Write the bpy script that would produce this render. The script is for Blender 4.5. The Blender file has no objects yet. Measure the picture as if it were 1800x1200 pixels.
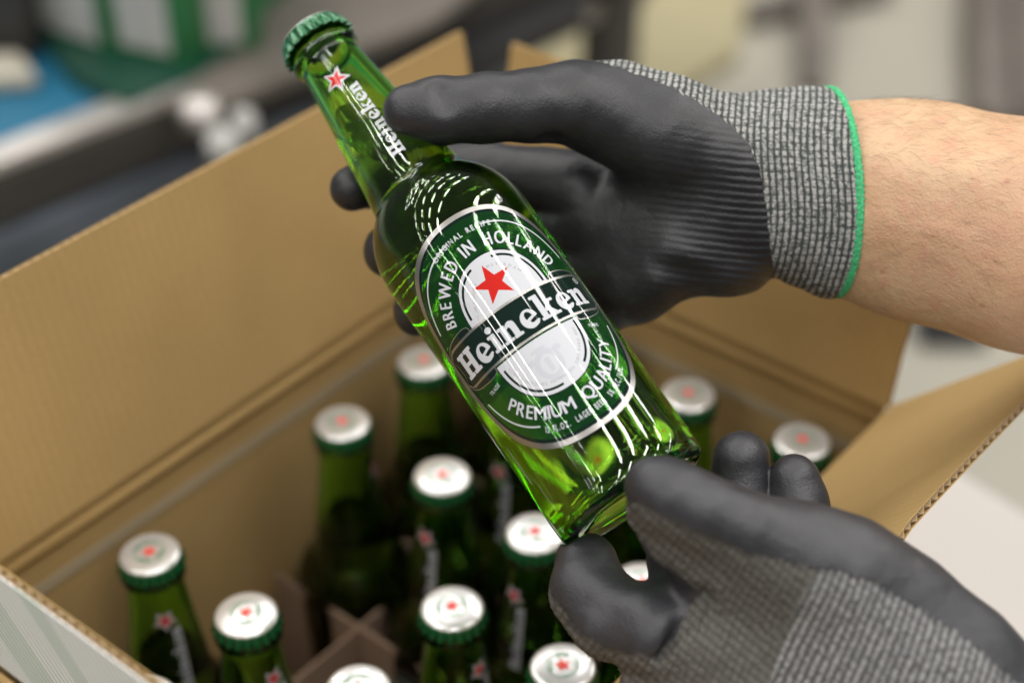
import bpy, bmesh, math, random
import numpy as np
from mathutils import Matrix, Vector
from mathutils.geometry import delaunay_2d_cdt
random.seed(7); rng = np.random.default_rng(5)
scene = bpy.context.scene; COL = scene.collection
R = math.radians

# ------------------------------------------------------------------ camera
TH = 0.64224456; F = 2900.0
CAPZ = .235; CZ = 0.518915 + CAPZ
PHI = -0.683068; X0, Y0 = -0.160762, 0.534765; S = .0615
fwd = np.array([0, math.cos(TH), -math.sin(TH)]); upv = np.array([0, math.sin(TH), math.cos(TH)]); rt = np.array([1., 0, 0])
C0 = np.array([0, 0, CZ])
cam = bpy.data.cameras.new('camera'); co = bpy.data.objects.new('camera', cam); COL.objects.link(co)
co.location = C0; co.rotation_euler = (math.pi/2 - TH, 0, 0)
cam.sensor_width = 36; cam.lens = 36*F/1800; cam.clip_start = .02; cam.clip_end = 60
cam.dof.use_dof = True; cam.dof.focus_distance = .603; cam.dof.aperture_fstop = 3.6; cam.dof.aperture_blades = 9
scene.camera = co

# ------------------------------------------------------------------ light: a dim hall with rows of strip lamps under the ceiling, plus added fill lamps
world = bpy.data.worlds.new('World'); scene.world = world; world.use_nodes = True
bg = world.node_tree.nodes['Background']; bg.inputs[0].default_value = (.95, .97, 1, 1); bg.inputs[1].default_value = .11
def strip(x, y, z, L, w, power, col=(1, .97, .93)):
    l = bpy.data.lights.new('strip_or_fill_lamp', 'AREA'); l.shape = 'RECTANGLE'; l.size = w; l.size_y = L; l.energy = power; l.color = col
    o = bpy.data.objects.new('strip_or_fill_lamp', l); COL.objects.link(o); o.location = (x, y, z); o.rotation_euler = (0, 0, -R(30)); return o
for xr in (-5.9, -4.2, -2.9, -1.75, .72, 1.5, 2.3, 3.2, 4.6, 6.2):
    for m in (range(-5, 5) if xr < 1 else range(-3, 7)):  # row ends lengthened with added lamps to brighten the box flaps
        y = m*1.55 + .3*math.sin(xr*3); strip(xr + .58*y, y, 5.0, 1.10, .095, 16.5)
for xr in (-7.4, -8.6, -9.8):  # extra fill lamps, wider and stronger, added to lift the right flap
    for m in (2, 3, 4, 5): strip(xr + .58*1.55*m, m*1.55, 5.0, 1.10, .13, 24)
scene.view_settings.view_transform = 'Standard'; scene.view_settings.look = 'None'
scene.view_settings.exposure = 0.0; scene.view_settings.gamma = 1
scene.cycles.max_bounces = 20; scene.cycles.transmission_bounces = 18; scene.cycles.glossy_bounces = 8; scene.cycles.diffuse_bounces = 4
scene.cycles.transparent_max_bounces = 16; scene.cycles.caustics_refractive = False; scene.cycles.caustics_reflective = False
scene.cycles.sample_clamp_indirect = 6; scene.cycles.use_denoising = True; scene.cycles.use_light_tree = True

# ------------------------------------------------------------------ helpers
def P(px, py, d): return C0 + d*(fwd + rt*(px-900)/F - upv*(py-600)/F)
def onz(px, py, z):
    v = fwd + rt*(px-900)/F - upv*(py-600)/F
    return C0 + v*((z-C0[2])/v[2])
def gridpt(i, j, z):
    return np.array([X0 + S*(i*math.cos(PHI) - j*math.sin(PHI)), Y0 + S*(i*math.sin(PHI) + j*math.cos(PHI)), z])
def setp(o, label=None, cat=None, group=None, kind=None):
    if label: o['label'] = label
    if cat: o['category'] = cat
    if group: o['group'] = group
    if kind: o['kind'] = kind
    return o
def empty(name, loc=(0, 0, 0), **k):
    o = bpy.data.objects.new(name, None); COL.objects.link(o); o.location = loc; o.empty_display_size = .02; return setp(o, **k)
def mesh_obj(name, verts, faces, mats, parent=None, smooth=True, midx=None, **k):
    me = bpy.data.meshes.new(name); me.from_pydata([tuple(map(float, v)) for v in verts], [], [tuple(map(int, f)) for f in faces]); me.update()
    if not isinstance(mats, (list, tuple)): mats = [mats]
    for m in mats: me.materials.append(m)
    if midx is not None: me.polygons.foreach_set('material_index', np.asarray(midx, dtype=np.int32))
    me.polygons.foreach_set('use_smooth', [smooth]*len(me.polygons))
    o = bpy.data.objects.new(name, me); COL.objects.link(o); o.parent = parent; return setp(o, **k)
def bm_obj(name, bm, mats, parent=None, smooth=False, **k):
    me = bpy.data.meshes.new(name); bm.to_mesh(me); bm.free()
    if not isinstance(mats, (list, tuple)): mats = [mats]
    for m in mats: me.materials.append(m)
    me.polygons.foreach_set('use_smooth', [smooth]*len(me.polygons))
    o = bpy.data.objects.new(name, me); COL.objects.link(o); o.parent = parent; return setp(o, **k)
def hexa(bm, c):          # c: 8 corners, bottom 4 then top 4
    v = [bm.verts.new(tuple(map(float, p))) for p in c]
    for f in ((3, 2, 1, 0), (4, 5, 6, 7), (0, 1, 5, 4), (1, 2, 6, 5), (2, 3, 7, 6), (3, 0, 4, 7)): bm.faces.new([v[i] for i in f])
def slab(bm, p0, ex, ey, ez):
    p0, ex, ey, ez = map(np.asarray, (p0, ex, ey, ez))
    hexa(bm, [p0, p0+ex, p0+ex+ey, p0+ey, p0+ez, p0+ex+ez, p0+ex+ey+ez, p0+ey+ez])
def slab_obj(name, p0, ex, ey, ez, mat, parent=None, bevel=.0006, **k):
    bm = bmesh.new(); slab(bm, p0, ex, ey, ez); bmesh.ops.recalc_face_normals(bm, faces=bm.faces)
    if bevel: bmesh.ops.bevel(bm, geom=list(bm.edges), offset=bevel, segments=2, affect='EDGES', profile=.6)
    return bm_obj(name, bm, mat, parent, **k)
def lathe(prof, n=96, close=False):
    V, Fc = [], []
    rings = []
    for r, h in prof:
        if r < 1e-7: rings.append([len(V)]); V.append((0, 0, h))
        else:
            rings.append(list(range(len(V), len(V)+n)))
            for i in range(n):
                a = 2*math.pi*i/n; V.append((r*math.cos(a), r*math.sin(a), h))
    for a, b in zip(rings[:-1], rings[1:]):
        for i in range(n):
            j = (i+1) % n
            if len(a) == 1 and len(b) == 1: continue
            if len(a) == 1: Fc.append((a[0], b[j], b[i]))
            elif len(b) == 1: Fc.append((a[i], a[j], b[0]))
            else: Fc.append((a[i], a[j], b[j], b[i]))
    return V, Fc
def spline(pts, n):        # Catmull-Rom through profile points
    pts = np.asarray(pts, float); out = []
    q = np.vstack([2*pts[0]-pts[1], pts, 2*pts[-1]-pts[-2]])
    for k in range(1, len(q)-2):
        p0, p1, p2, p3 = q[k-1:k+3]
        for t in np.linspace(0, 1, n, endpoint=False):
            out.append(.5*((2*p1)+(-p0+p2)*t+(2*p0-5*p1+4*p2-p3)*t*t+(-p0+3*p1-3*p2+p3)*t**3))
    out.append(pts[-1]); return np.array(out)

# ------------------------------------------------------------------ materials
def mat(name, base=(.5, .5, .5), rough=.5, metal=0., **k):
    m = bpy.data.materials.new(name); m.use_nodes = True; nt = m.node_tree; b = nt.nodes['Principled BSDF']
    b.inputs['Base Color'].default_value = (*base, 1); b.inputs['Roughness'].default_value = rough; b.inputs['Metallic'].default_value = metal
    for kk, v in k.items(): b.inputs[kk.replace('_', ' ')].default_value = v
    return m
class NT:
    def __init__(s, m): s.m = m; s.t = m.node_tree; s.b = s.t.nodes.get('Principled BSDF')
    def n(s, typ, ins=None, **pr):
        nd = s.t.nodes.new('ShaderNode'+typ)
        for k, v in pr.items(): setattr(nd, k, v)
        for k, v in (ins or {}).items(): s.set(nd.inputs[k], v)
        return nd
    def set(s, inp, v):
        if isinstance(v, bpy.types.NodeSocket): s.t.links.new(v, inp)
        else: inp.default_value = v
    def math(s, op, a, b=0., c=None):
        nd = s.n('Math', operation=op); s.set(nd.inputs[0], a); s.set(nd.inputs[1], b)
        if c is not None: s.set(nd.inputs[2], c)
        return nd.outputs[0]
    def noise(s, vec, scale, detail=3, rough=.5, out=0):
        nd = s.n('TexNoise', {'Scale': scale, 'Detail': detail, 'Roughness': rough}); s.set(nd.inputs['Vector'], vec); return nd.outputs[out]
    def mapr(s, v, a, b, c=0., d=1., smooth=False):
        nd = s.n('MapRange', {0: v, 1: a, 2: b, 3: c, 4: d}); nd.clamp = True
        if smooth: nd.interpolation_type = 'SMOOTHSTEP'
        return nd.outputs[0]
    def mix(s, f, a, b):
        nd = s.n('Mix', data_type='RGBA'); s.set(nd.inputs[0], f)
        for i, v in ((6, a), (7, b)): s.set(nd.inputs[i], (*v, 1) if isinstance(v, tuple) and len(v) == 3 else v)
        return nd.outputs[2]
    def attr(s, name): return s.n('Attribute', attribute_name=name).outputs['Fac']
    def coord(s, k='Object'): return s.n('TexCoord').outputs[k]
    def bump(s, h, strength, dist, normal=None):
        nd = s.n('Bump', {'Strength': strength, 'Distance': dist, 'Height': h})
        if normal is not None: s.set(nd.inputs['Normal'], normal)
        return nd.outputs[0]

def cardboard(name, base=(.43, .29, .118), stripes=None):
    m = mat(name, base, .85); t = NT(m); c = t.coord()
    big = t.noise(c, 9, 3); fine = t.noise(c, 900, 2); fib = t.n('Mapping', {'Scale': (60, 1200, 300)}); t.set(fib.inputs[0], c)
    f2 = t.noise(fib.outputs[0], 1, 2)
    v = t.math('ADD', t.math('MULTIPLY', big, .55), t.math('ADD', t.math('MULTIPLY', fine, .25), t.math('MULTIPLY', f2, .25)))
    col = t.mix(t.mapr(v, .3, .7), tuple(x*.82 for x in base), tuple(min(1, x*1.13) for x in base))
    uvx = t.n('SeparateXYZ', {0: t.coord('UV')}).outputs[0]; fl = t.math('SINE', t.math('MULTIPLY', uvx, 2*math.pi/5.2)); col = t.mix(t.mapr(fl, -1, 1, .10, 0), col, tuple(x*.55 for x in base))
    t.set(t.b.inputs['Base Color'], col); t.set(t.b.inputs['Normal'], t.bump(v, .25, .0004)); t.b.inputs['Specular IOR Level'].default_value = .25
    return m
M_card = cardboard('kraft_cardboard')
M_cardpink = cardboard('divider_board', (.34, .235, .165))
M_flute = cardboard('fluting_paper', (.40, .29, .17))
def white_print():
    m = mat('white_printed_board', (.78, .78, .76), .45); t = NT(m); uv = t.coord('UV'); sp = t.n('SeparateXYZ', {0: uv}); x = sp.outputs[0]
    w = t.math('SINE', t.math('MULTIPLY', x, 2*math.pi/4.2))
    g = t.math('MULTIPLY', t.mapr(x, 128, 128.8), t.math('SUBTRACT', 1., t.mapr(x, 141, 142)))
    g2 = t.math('MULTIPLY', t.mapr(x, 76, 77), t.math('SUBTRACT', 1., t.mapr(x, 104, 105)))
    g = t.math('ADD', g, g2)
    n = t.noise(t.coord(), 40, 3)
    c = t.mix(g, (.86, .855, .85), (.62, .70, .63)); c = t.mix(t.mapr(n, .3, .7, 0, .06), c, (.5, .52, .5))
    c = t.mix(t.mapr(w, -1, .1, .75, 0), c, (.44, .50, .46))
    t.set(t.b.inputs['Base Color'], c); t.set(t.b.inputs['Normal'], t.bump(w, .5, .0004)); return m
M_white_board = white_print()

def glass(name, col, dens, ior=1.5):
    m = bpy.data.materials.new(name); m.use_nodes = True; t = NT(m); t.t.nodes.remove(t.b)
    out = t.t.nodes['Material Output']; g = t.n('BsdfGlass', {'Color': (1, 1, 1, 1), 'Roughness': 0., 'IOR': ior})
    v = t.n('VolumeAbsorption', {'Color': (*col, 1), 'Density': dens})
    t.t.links.new(g.outputs[0], out.inputs[0]); t.t.links.new(v.outputs[0], out.inputs[1]); return m, t, g
M_glass, tg, gg = glass('green_glass', (.62, .935, .14), 420)
cc = tg.coord(); wv = tg.noise(cc, 55, 2); tg.set(gg.inputs['Normal'], tg.bump(wv, .06, .0003))
M_beer, _, _ = glass('lager_beer', (.95, .88, .12), 22, 1.34)

COAT = dict(Coat_Weight=1.0, Coat_Roughness=.03, Specular_IOR_Level=0.)
M_print_white = mat('print_white', (.52, .53, .56), .45, **COAT)
M_silver = mat('print_silver', (.34, .325, .31), .30, .85, **COAT)
M_black = mat('print_black', (.006, .016, .012), .35, **COAT)
M_red = mat('print_red', (.50, .02, .015), .4, **COAT)
M_grey = mat('print_grey', (.26, .27, .29), .4, **COAT)
M_pale = mat('print_pale_watermark', (.47, .48, .52), .3, **COAT)
def halftone():
    m = mat('print_green_halftone', (.02, .12, .04), .4, **COAT); t = NT(m); uv = t.coord('UV'); sp = t.n('SeparateXYZ', {0: uv})
    k = 2*math.pi/1.0
    a = t.math('ADD', sp.outputs[0], sp.outputs[1]); b = t.math('SUBTRACT', sp.outputs[0], sp.outputs[1])
    d = t.math('MULTIPLY', t.math('SINE', t.math('MULTIPLY', a, k*.72)), t.math('SINE', t.math('MULTIPLY', b, k*.72)))
    f = t.mapr(d, -.15, .35)
    c = t.mix(f, (.003, .020, .007), (.018, .125, .034)); t.set(t.b.inputs['Base Color'], c)
    tr = t.n('BsdfTransparent', {0: (.5, 1, .35, 1)}); mx = t.n('MixShader'); t.set(mx.inputs[0], t.mapr(f, 0, 1, .28, .68))
    t.t.links.new(t.b.outputs[0], mx.inputs[1]); t.t.links.new(tr.outputs[0], mx.inputs[2]); t.t.links.new(mx.outputs[0], t.t.nodes['Material Output'].inputs[0]); return m
M_green = halftone()
M_capwhite = mat('cap_white_enamel', (.74, .74, .73), .24, .55, Coat_Weight=.8, Coat_Roughness=.1)
M_capgreen = mat('cap_green_enamel', (.012, .13, .045), .22, .35, Coat_Weight=.8, Coat_Roughness=.12)
M_capprint = mat('cap_green_print', (.03, .22, .08), .4)
M_capred = mat('cap_red_print', (.75, .06, .04), .4)

# ------------------------------------------------------------------ flat print: shapes painted in order into one sheet
_glyph = {}; _pcache = {}
def glyph(ch, bold=.02):
    if ch in 'MWN': bold = 0.
    if (ch, bold) not in _glyph:
        cu = bpy.data.curves.new('g', 'FONT'); cu.body = ch; cu.resolution_u = 3; cu.offset = bold; cu.fill_mode = 'FRONT'
        o = bpy.data.objects.new('g', cu); COL.objects.link(o); dg = bpy.context.evaluated_depsgraph_get(); dg.update()
        me = o.evaluated_get(dg).to_mesh()
        V = [(v.co.x, v.co.y) for v in me.vertices]; Fc = [tuple(p.vertices) for p in me.polygons]
        xs = [v[0] for v in V] or [0, .3]
        _glyph[(ch, bold)] = (V, Fc, min(xs), max(xs)); bpy.data.objects.remove(o); bpy.data.curves.remove(cu)
    return _glyph[(ch, bold)]
class Print:
    def __init__(s): s.V = []; s.Fc = []; s.pm = []; s.pr = 0
    def poly(s, pts, m):
        s.pr += 1; b = len(s.V); s.V += [(float(x), float(y)) for x, y in pts]; s.Fc.append(list(range(b, len(s.V)))); s.pm.append((s.pr, m))
    def tris(s, V, Fc, m):
        s.pr += 1; b = len(s.V); s.V += V
        for f in Fc: s.Fc.append([b+i for i in f]); s.pm.append((s.pr, m))
    def stroke(s, pts, w, m, closed=False):
        pts = [np.array(p, float) for p in pts]; s.pr += 1
        n = len(pts)
        L, Rr = [], []
        for i in range(n):
            a = pts[(i-1) % n] if (closed or i > 0) else pts[i]; b = pts[(i+1) % n] if (closed or i < n-1) else pts[i]
            d = b-a; d /= max(1e-9, np.hypot(*d)); nn = np.array([-d[1], d[0]])*w/2; L.append(pts[i]+nn); Rr.append(pts[i]-nn)
        b0 = len(s.V); s.V += [tuple(map(float, p)) for p in L+Rr]
        for i in range(n if closed else n-1):
            j = (i+1) % n; s.Fc.append([b0+i, b0+j, b0+n+j, b0+n+i]); s.pm.append((s.pr, m))
    def text(s, txt, path, h, m, wscale=.75, up=1, bold=.02, gap=.12, start=0., end=1., fat=0.):
        # path: dense polyline; letters centred along [start,end] of its length
        pth = np.asarray(path, float); seg = np.hypot(*(pth[1:]-pth[:-1]).T); cum = np.concatenate([[0], np.cumsum(seg)]); T = cum[-1]
        ws = []
        for ch in txt:
            if ch == ' ': ws.append(.38)
            else: g = glyph(ch, bold); ws.append((g[3]-g[2])*(1.12 if ch in 'MW' and fat > 0 or ch in 'MW' and bold > .04 else 1.))
        tot = sum(ws)+gap*(len(txt)-1); avail = (end-start)*T; k = avail/tot; pos = start*T
        sc = h/.72
        for ch, w in zip(txt, ws):
            mid = pos+w*k/2
            if ch != ' ':
                V, Fc, x0, x1 = glyph(ch, bold)
                cx = np.interp(mid, cum, pth[:, 0]); cy = np.interp(mid, cum, pth[:, 1]); e = .3*h
                dx = np.interp(mid+e, cum, pth[:, 0])-np.interp(mid-e, cum, pth[:, 0]); dy = np.interp(mid+e, cum, pth[:, 1])-np.interp(mid-e, cum, pth[:, 1]); l = math.hypot(dx, dy); dx /= l; dy /= l
                sx = (min(k, sc*wscale*1.25) if wscale else k)*(1.12 if ch in 'MW' and (fat > 0 or bold > .04) else 1.)
                for qx, qy in ([(0, 0)] if fat <= 0 else [(fat, fat*.2), (-fat, -fat*.2)]):
                    VV = [(cx+((v[0]-(x0+x1)/2)*sx+qx)*dx-(v[1]*sc+qy)*dy*up, cy+((v[0]-(x0+x1)/2)*sx+qx)*dy+(v[1]*sc+qy)*dx*up) for v in V]
                    s.tris(VV, Fc, m)
            pos += (w+gap)*k
    def build(s, mapping, name, mats, parent, grid=1.2, **kw):
        if name in _pcache:
            o = bpy.data.objects.new(name, _pcache[name]); COL.objects.link(o); o.parent = parent; return setp(o, **kw)
        V = np.array(s.V); x0, x1 = V[:, 0].min()-.3, V[:, 0].max()+.3; y0, y1 = V[:, 1].min()-.5, V[:, 1].max()+.5
        VV = [Vector(v) for v in s.V]; E = []
        if grid:
            for x in np.arange(x0, x1, grid): E.append((len(VV), len(VV)+1)); VV += [Vector((x, y0)), Vector((x, y1))]
            for y in np.arange(y0, y1, grid*3): E.append((len(VV), len(VV)+1)); VV += [Vector((x0, y)), Vector((x1, y))]
        FF, PM = [], []
        for f, q in zip(s.Fc, s.pm):
            a = V[f]; ar = .5*float(np.sum(a[:, 0]*np.roll(a[:, 1], -1)-a[:, 1]*np.roll(a[:, 0], -1)))
            if abs(ar) < 1e-5: continue
            FF.append(f if ar > 0 else f[::-1]); PM.append(q)
        ov, oe, of, _, _, _ = delaunay_2d_cdt(VV, E, FF, 0, 1e-6, False)
        OV = np.array([(p.x, p.y) for p in ov]); T3 = np.array([f[:3] for f in of]); Cn = OV[T3].mean(1); top = np.full(len(T3), -1); pri = np.full(len(T3), -1)
        order = np.argsort(Cn[:, 0]); Cs = Cn[order]
        for f, (p, m) in zip(FF, PM):
            a = V[f]; lo, hi = a.min(0), a.max(0); i0, i1 = np.searchsorted(Cs[:, 0], (lo[0], hi[0]))
            idx = order[i0:i1]; q = Cn[idx]; k_ = (q[:, 1] >= lo[1]) & (q[:, 1] <= hi[1]) & (pri[idx] < p); idx = idx[k_]; q = q[k_]
            if not len(idx): continue
            ins = np.zeros(len(idx), bool)
            for u, w in zip(a, np.roll(a, -1, 0)):
                if u[1] == w[1]: continue
                c_ = ((u[1] > q[:, 1]) != (w[1] > q[:, 1])); ins ^= c_ & (q[:, 0] < u[0]+(q[:, 1]-u[1])*(w[0]-u[0])/(w[1]-u[1]))
            top[idx[ins]] = m; pri[idx[ins]] = p
        faces, mi = [], []
        for f, m in zip(of, top):
            if m < 0: continue
            a, b, c = (ov[i] for i in f[:3])
            if (b-a).cross(c-a) < 0: f = f[::-1]
            faces.append(list(f)); mi.append(int(m))
        used = sorted({i for f in faces for i in f}); mp = {u: k for k, u in enumerate(used)}
        P2 = [(ov[u].x, ov[u].y) for u in used]
        o = mesh_obj(name, [mapping(x, y) for x, y in P2], [[mp[i] for i in f] for f in faces], mats, parent, True, mi, **kw)
        nn = []
        for x, y in P2:
            a = Vector(mapping(x+.05, y))-Vector(mapping(x-.05, y)); b = Vector(mapping(x, y+1.5))-Vector(mapping(x, y-1.5)); nn.append(a.cross(b).normalized())
        o.data.normals_split_custom_set_from_vertices(nn); uvl = o.data.uv_layers.new(name='UVMap')
        P2 = np.array(P2, dtype=np.float32)
        li = np.empty(len(o.data.loops), dtype=np.int32); o.data.loops.foreach_get('vertex_index', li); uvl.data.foreach_set('uv', P2[li].ravel())
        _pcache[name] = o.data; return o
def sup(a, b, p, cx=0, cy=0, t0=0, t1=360, n=90, b2=None):
    out = []
    for t in np.radians(np.linspace(t0, t1, n, endpoint=(abs(t1-t0) < 359.9))):
        c, s_ = math.cos(t), math.sin(t); bb = b if (s_ >= 0 or b2 is None) else b2
        out.append((cx+a*math.copysign(abs(c)**(2/p), c), cy+bb*math.copysign(abs(s_)**(2/p), s_)))
    return out
def resample(pts, n=200):
    pts = np.asarray(pts, float); cum = np.concatenate([[0], np.cumsum(np.hypot(*(pts[1:]-pts[:-1]).T))]); t = np.linspace(0, cum[-1], n)
    return np.stack([np.interp(t, cum, pts[:, 0]), np.interp(t, cum, pts[:, 1])], 1)
def star5(r, cx=0, cy=0, rot=0, q=.40):
    return [(cx+(r if k % 2 == 0 else r*q)*math.sin(R(36*k+rot)), cy+(r if k % 2 == 0 else r*q)*math.cos(R(36*k+rot))) for k in range(10)]

# hand-drawn slab serif letters, x-height 1
def wordmark(pr, x, y, h, ink, under, total):
    """draws the word with h = x-height; returns nothing. x,y = left end of the baseline"""
    adv = [1.32, 1.02, .66, 1.24, 1.02, 1.22, 1.02, 1.24]; k = total/sum(adv); cur = x
    def rr(x0, y0, x1, y1, r=.05):
        o = []
        for cx, cy, a in ((x1-r, y1-r, 0), (x0+r, y1-r, 90), (x0+r, y0+r, 180), (x1-r, y0+r, 270)):
            for t in (0, 30, 60, 90): o.append((cx+r*math.cos(R(a+t)), cy+r*math.sin(R(a+t))))
        return o
    def ell(cx, cy, a, b, rot=0, n=28): return [(cx+a*math.cos(t)*math.cos(rot)-b*math.sin(t)*math.sin(rot), cy+a*math.cos(t)*math.sin(rot)+b*math.sin(t)*math.cos(rot)) for t in np.linspace(0, 2*math.pi, n, endpoint=False)]
    for ch, w in zip('Heineken', adv):
        def put(poly, m=ink): pr.poly([(cur+px*k, y+py*h) for px, py in poly], m)
        if ch == 'H':
            for sx in (.16, .80):
                put(rr(sx, 0, sx+.33, 1.42)); put(rr(sx-.13, 0, sx+.46, .2)); put(rr(sx-.13, 1.22, sx+.46, 1.42))
            put(rr(.3, .60, 1.0, .80, .03))
        elif ch == 'e':
            put(ell(.5, .5, .47, .545)); put(ell(.52, .62, .19, .29, R(8)), under)
            put([(.16, .44), (.88, .66), (.95, .52), (.9, .50), (.18, .30)])
            put([(.52, .395), (1.02, .55), (1.05, .20), (.78, .27), (.62, .22), (.5, .26)], under)
            put([(.40, .02), (.62, -.03), (.82, .04), (.97, .22), (.88, .30), (.70, .20), (.52, .20), (.36, .30)])
        elif ch == 'i':
            put(rr(.16, 0, .48, 1.0)); put(rr(.02, 0, .62, .17)); put(rr(.02, .83, .4, 1.0)); put(ell(.31, 1.27, .185, .18))
        elif ch == 'n':
            put(rr(.14, 0, .46, 1.0)); put(rr(.0, .83, .4, 1.0)); put(rr(.02, 0, .58, .17)); put(rr(.68, 0, 1.0, .72)); put(rr(.62, 0, 1.14, .17))
            put([(.44, .84), (.56, .98), (.74, 1.04), (.9, .98), (.99, .84), (1.0, .6), (.68, .55), (.66, .7), (.58, .76), (.44, .66)])
        elif ch == 'k':
            put(rr(.14, 0, .46, 1.5)); put(rr(.0, 1.33, .4, 1.5)); put(rr(.02, 0, .56, .17))
            put([(.42, .5), (.78, .95), (1.0, .95), (.62, .48), (.5, .36)]); put([(.48, .56), (.70, .58), (1.1, .08), (.78, .06)]); put(rr(.66, .83, 1.12, 1.0)); put(rr(.66, 0, 1.2, .17))
        cur += w*k

# ------------------------------------------------------------------ the bottle (local z up the bottle, front of the label at -y)
prof_pts = [(.0262, .0002), (.0285, .0006), (.0301, .0026), (.0306, .0062), (.0307, .013), (.0306, .03), (.0307, .06), (.0309, .085), (.0313, .105), (.0315, .116),
            (.0311, .1245), (.0296, .1315), (.0272, .1370), (.0244, .1412), (.0219, .1442), (.0204, .1470), (.0198, .1500), (.0191, .156), (.0178, .168), (.0160, .182), (.0144, .196), (.0131, .208), (.01265, .2135)]
body_sp = spline(prof_pts, 5)
_hh = np.arange(0, .214, .00025); _rr = np.interp(_hh, body_sp[:, 1], body_sp[:, 0]); _kk = np.exp(-.5*(np.arange(-30, 31)/11.)**2); _kk /= _kk.sum()
_rs = np.convolve(np.pad(_rr, 30, mode='edge'), _kk, 'valid'); _w = np.clip((_hh-.012)/.006, 0, 1)*np.clip((.1215-_hh)/.006, 0, 1); _rr = _rr*(1-_w)+_rs*_w
body_sp[:, 0] = np.where((body_sp[:, 1] > .012) & (body_sp[:, 1] < .1215), np.interp(body_sp[:, 1], _hh, _rr), body_sp[:, 0])
def rad(h): return float(np.interp(h, _hh, _rr))
outer = [(0, .0052), (.012, .0046), (.020, .0022), (.0238, .0008)] + [tuple(p) for p in body_sp] + \
        [(.0130, .2145), (.0142, .2156), (.0147, .2170), (.0142, .2184), (.0129, .2198), (.0125, .2210), (.0128, .2240), (.0126, .2272), (.0112, .2278), (.0098, .2274)]
inner = [(.0096, .2262)] + [(max(.0095, r-.0030), h) for r, h in body_sp[::-1] if .0125 < h < .2135] + [(.0272, .0072), (.0250, .0046), (.0205, .0052), (.012, .0078), (0, .0085)]
def make_bottle(label, cat, loc, mtx=None, fill=None, group=None):
    root = empty('beer_bottle', loc, label=label, cat=cat, group=group)
    V, Fc = lathe(outer+inner, 128); mesh_obj('glass_body', V, Fc, M_glass, root)
    lin = [(r+.00006 if r > 0 else 0, h) for r, h in inner[::-1]]
    V, Fc = lathe(lin, 96); bm = bmesh.new(); vs = [bm.verts.new(v) for v in V]
    for f in Fc: bm.faces.new([vs[i] for i in f])
    pc, pn = fill
    bmesh.ops.bisect_plane(bm, geom=list(bm.verts)+list(bm.edges)+list(bm.faces), plane_co=pc, plane_no=pn, clear_outer=True)
    bmesh.ops.holes_fill(bm, edges=[e for e in bm.edges if e.is_boundary]); bmesh.ops.recalc_face_normals(bm, faces=bm.faces)
    bm_obj('beer', bm, M_beer, root, smooth=True)
    # crown cap: thin pressed metal, 21 crimps
    n = 21*10; V, Fc, mi = [], [], []
    rings = [(0, .2296, 0), (.006, .2296, 0), (.0115, .2294, 0), (.0129, .2290, 0), (.0137, .2281, .04), (.0141, .2264, .25), (.0143, .2248, .6), (.0146, .2234, .9), (.0149, .2222, 1.0), (.0146, .2219, .9), (.0140, .2236, .5), (.0136, .2262, .1)]
    idx = []
    for r, h, w in rings:
        if r == 0: idx.append([len(V)]); V.append((0, 0, h)); continue
        idx.append(list(range(len(V), len(V)+n)))
        for i in range(n):
            a = 2*math.pi*i/n; c = math.cos(21*a); rr_ = r + w*.00100*math.copysign(abs(c)**.8, c); V.append((rr_*math.cos(a), rr_*math.sin(a), h - w*.0003*c))
    for q, (a, b) in enumerate(zip(idx[:-1], idx[1:])):
        for i in range(n):
            j = (i+1) % n
            Fc.append((a[0], b[i], b[j]) if len(a) == 1 else (a[i], b[i], b[j], a[j])); mi.append(0 if q < 4 else 1)
    capo = mesh_obj('crown_cap', V, Fc, [M_capwhite, M_capgreen], root, True, mi)
    pr = Print(); pr.stroke([(6.7*math.cos(t), 6.7*math.sin(t)) for t in np.linspace(0, 2*math.pi, 40, endpoint=False)], .35, 0, True)
    for k in range(9):
        if k in (4,): continue
        a = R(90-36-k*36); 
    pr.text('HEINEKEN', [(5.0*math.cos(t), 5.0*math.sin(t)) for t in np.linspace(R(150), R(30), 30)], 1.25, 0, .8, 1, .03)
    for a in (205, 225, 245, 295, 315, 335): pr.poly([(5.6*math.cos(R(a))+.75*math.cos(t)*1.1, 5.2*math.sin(R(a))+.6*math.sin(t)) for t in np.linspace(0, 2*math.pi, 8, endpoint=False)], 0)
    pr.poly(star5(4.0), 1)
    pr.build(lambda x, y: (x/1000, y/1000, .22972+(.0002 if x*x+y*y < 36 else .0001)), 'cap_print', [M_capprint, M_capred], capo, grid=0)
    # neck print, letters climb the neck
    pr = Print(); pr.poly(star5(6.0, 0, 5.6, -90, .46), 0); pr.poly(star5(4.3, 0, 5.6, -90, .42), 1)
    pr2 = Print(); wordmark(pr2, -42.5, -3.3, 4.0, 0, -1, 38.0)
    b = len(pr.V); pr.V += pr2.V; pr.Fc += [[b+i for i in f] for f in pr2.Fc]; pr.pm += [(p+50, m) for p, m in pr2.pm]
    def mapn(x, y, az0=R(4)):
        h = .1985 + (x if True else 0)/1000; r = rad(h)+.00012; a = az0 - y/1000/r
        return (r*math.sin(a), -r*math.cos(a), h)
    # star sits at x=0 above the word
    pr.V = [(v[0]+0, v[1]) if i >= b else (v[0]+.4, v[1]-2.6) for i, v in enumerate(pr.V)]
    nl = pr.build(mapn, 'neck_label', [M_print_white, M_red], root, grid=.8)
    # main label
    pr = Print(); W_, SV, BK, RD, GR, PL, GN = range(7)
    pr.poly(sup(37.2, 46.8, 2.35, b2=48.6), SV); pr.poly(sup(35.2, 44.9, 2.35, b2=46.6), BK); pr.poly(sup(34.1, 43.7, 2.35, b2=45.2), GN)
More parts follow.
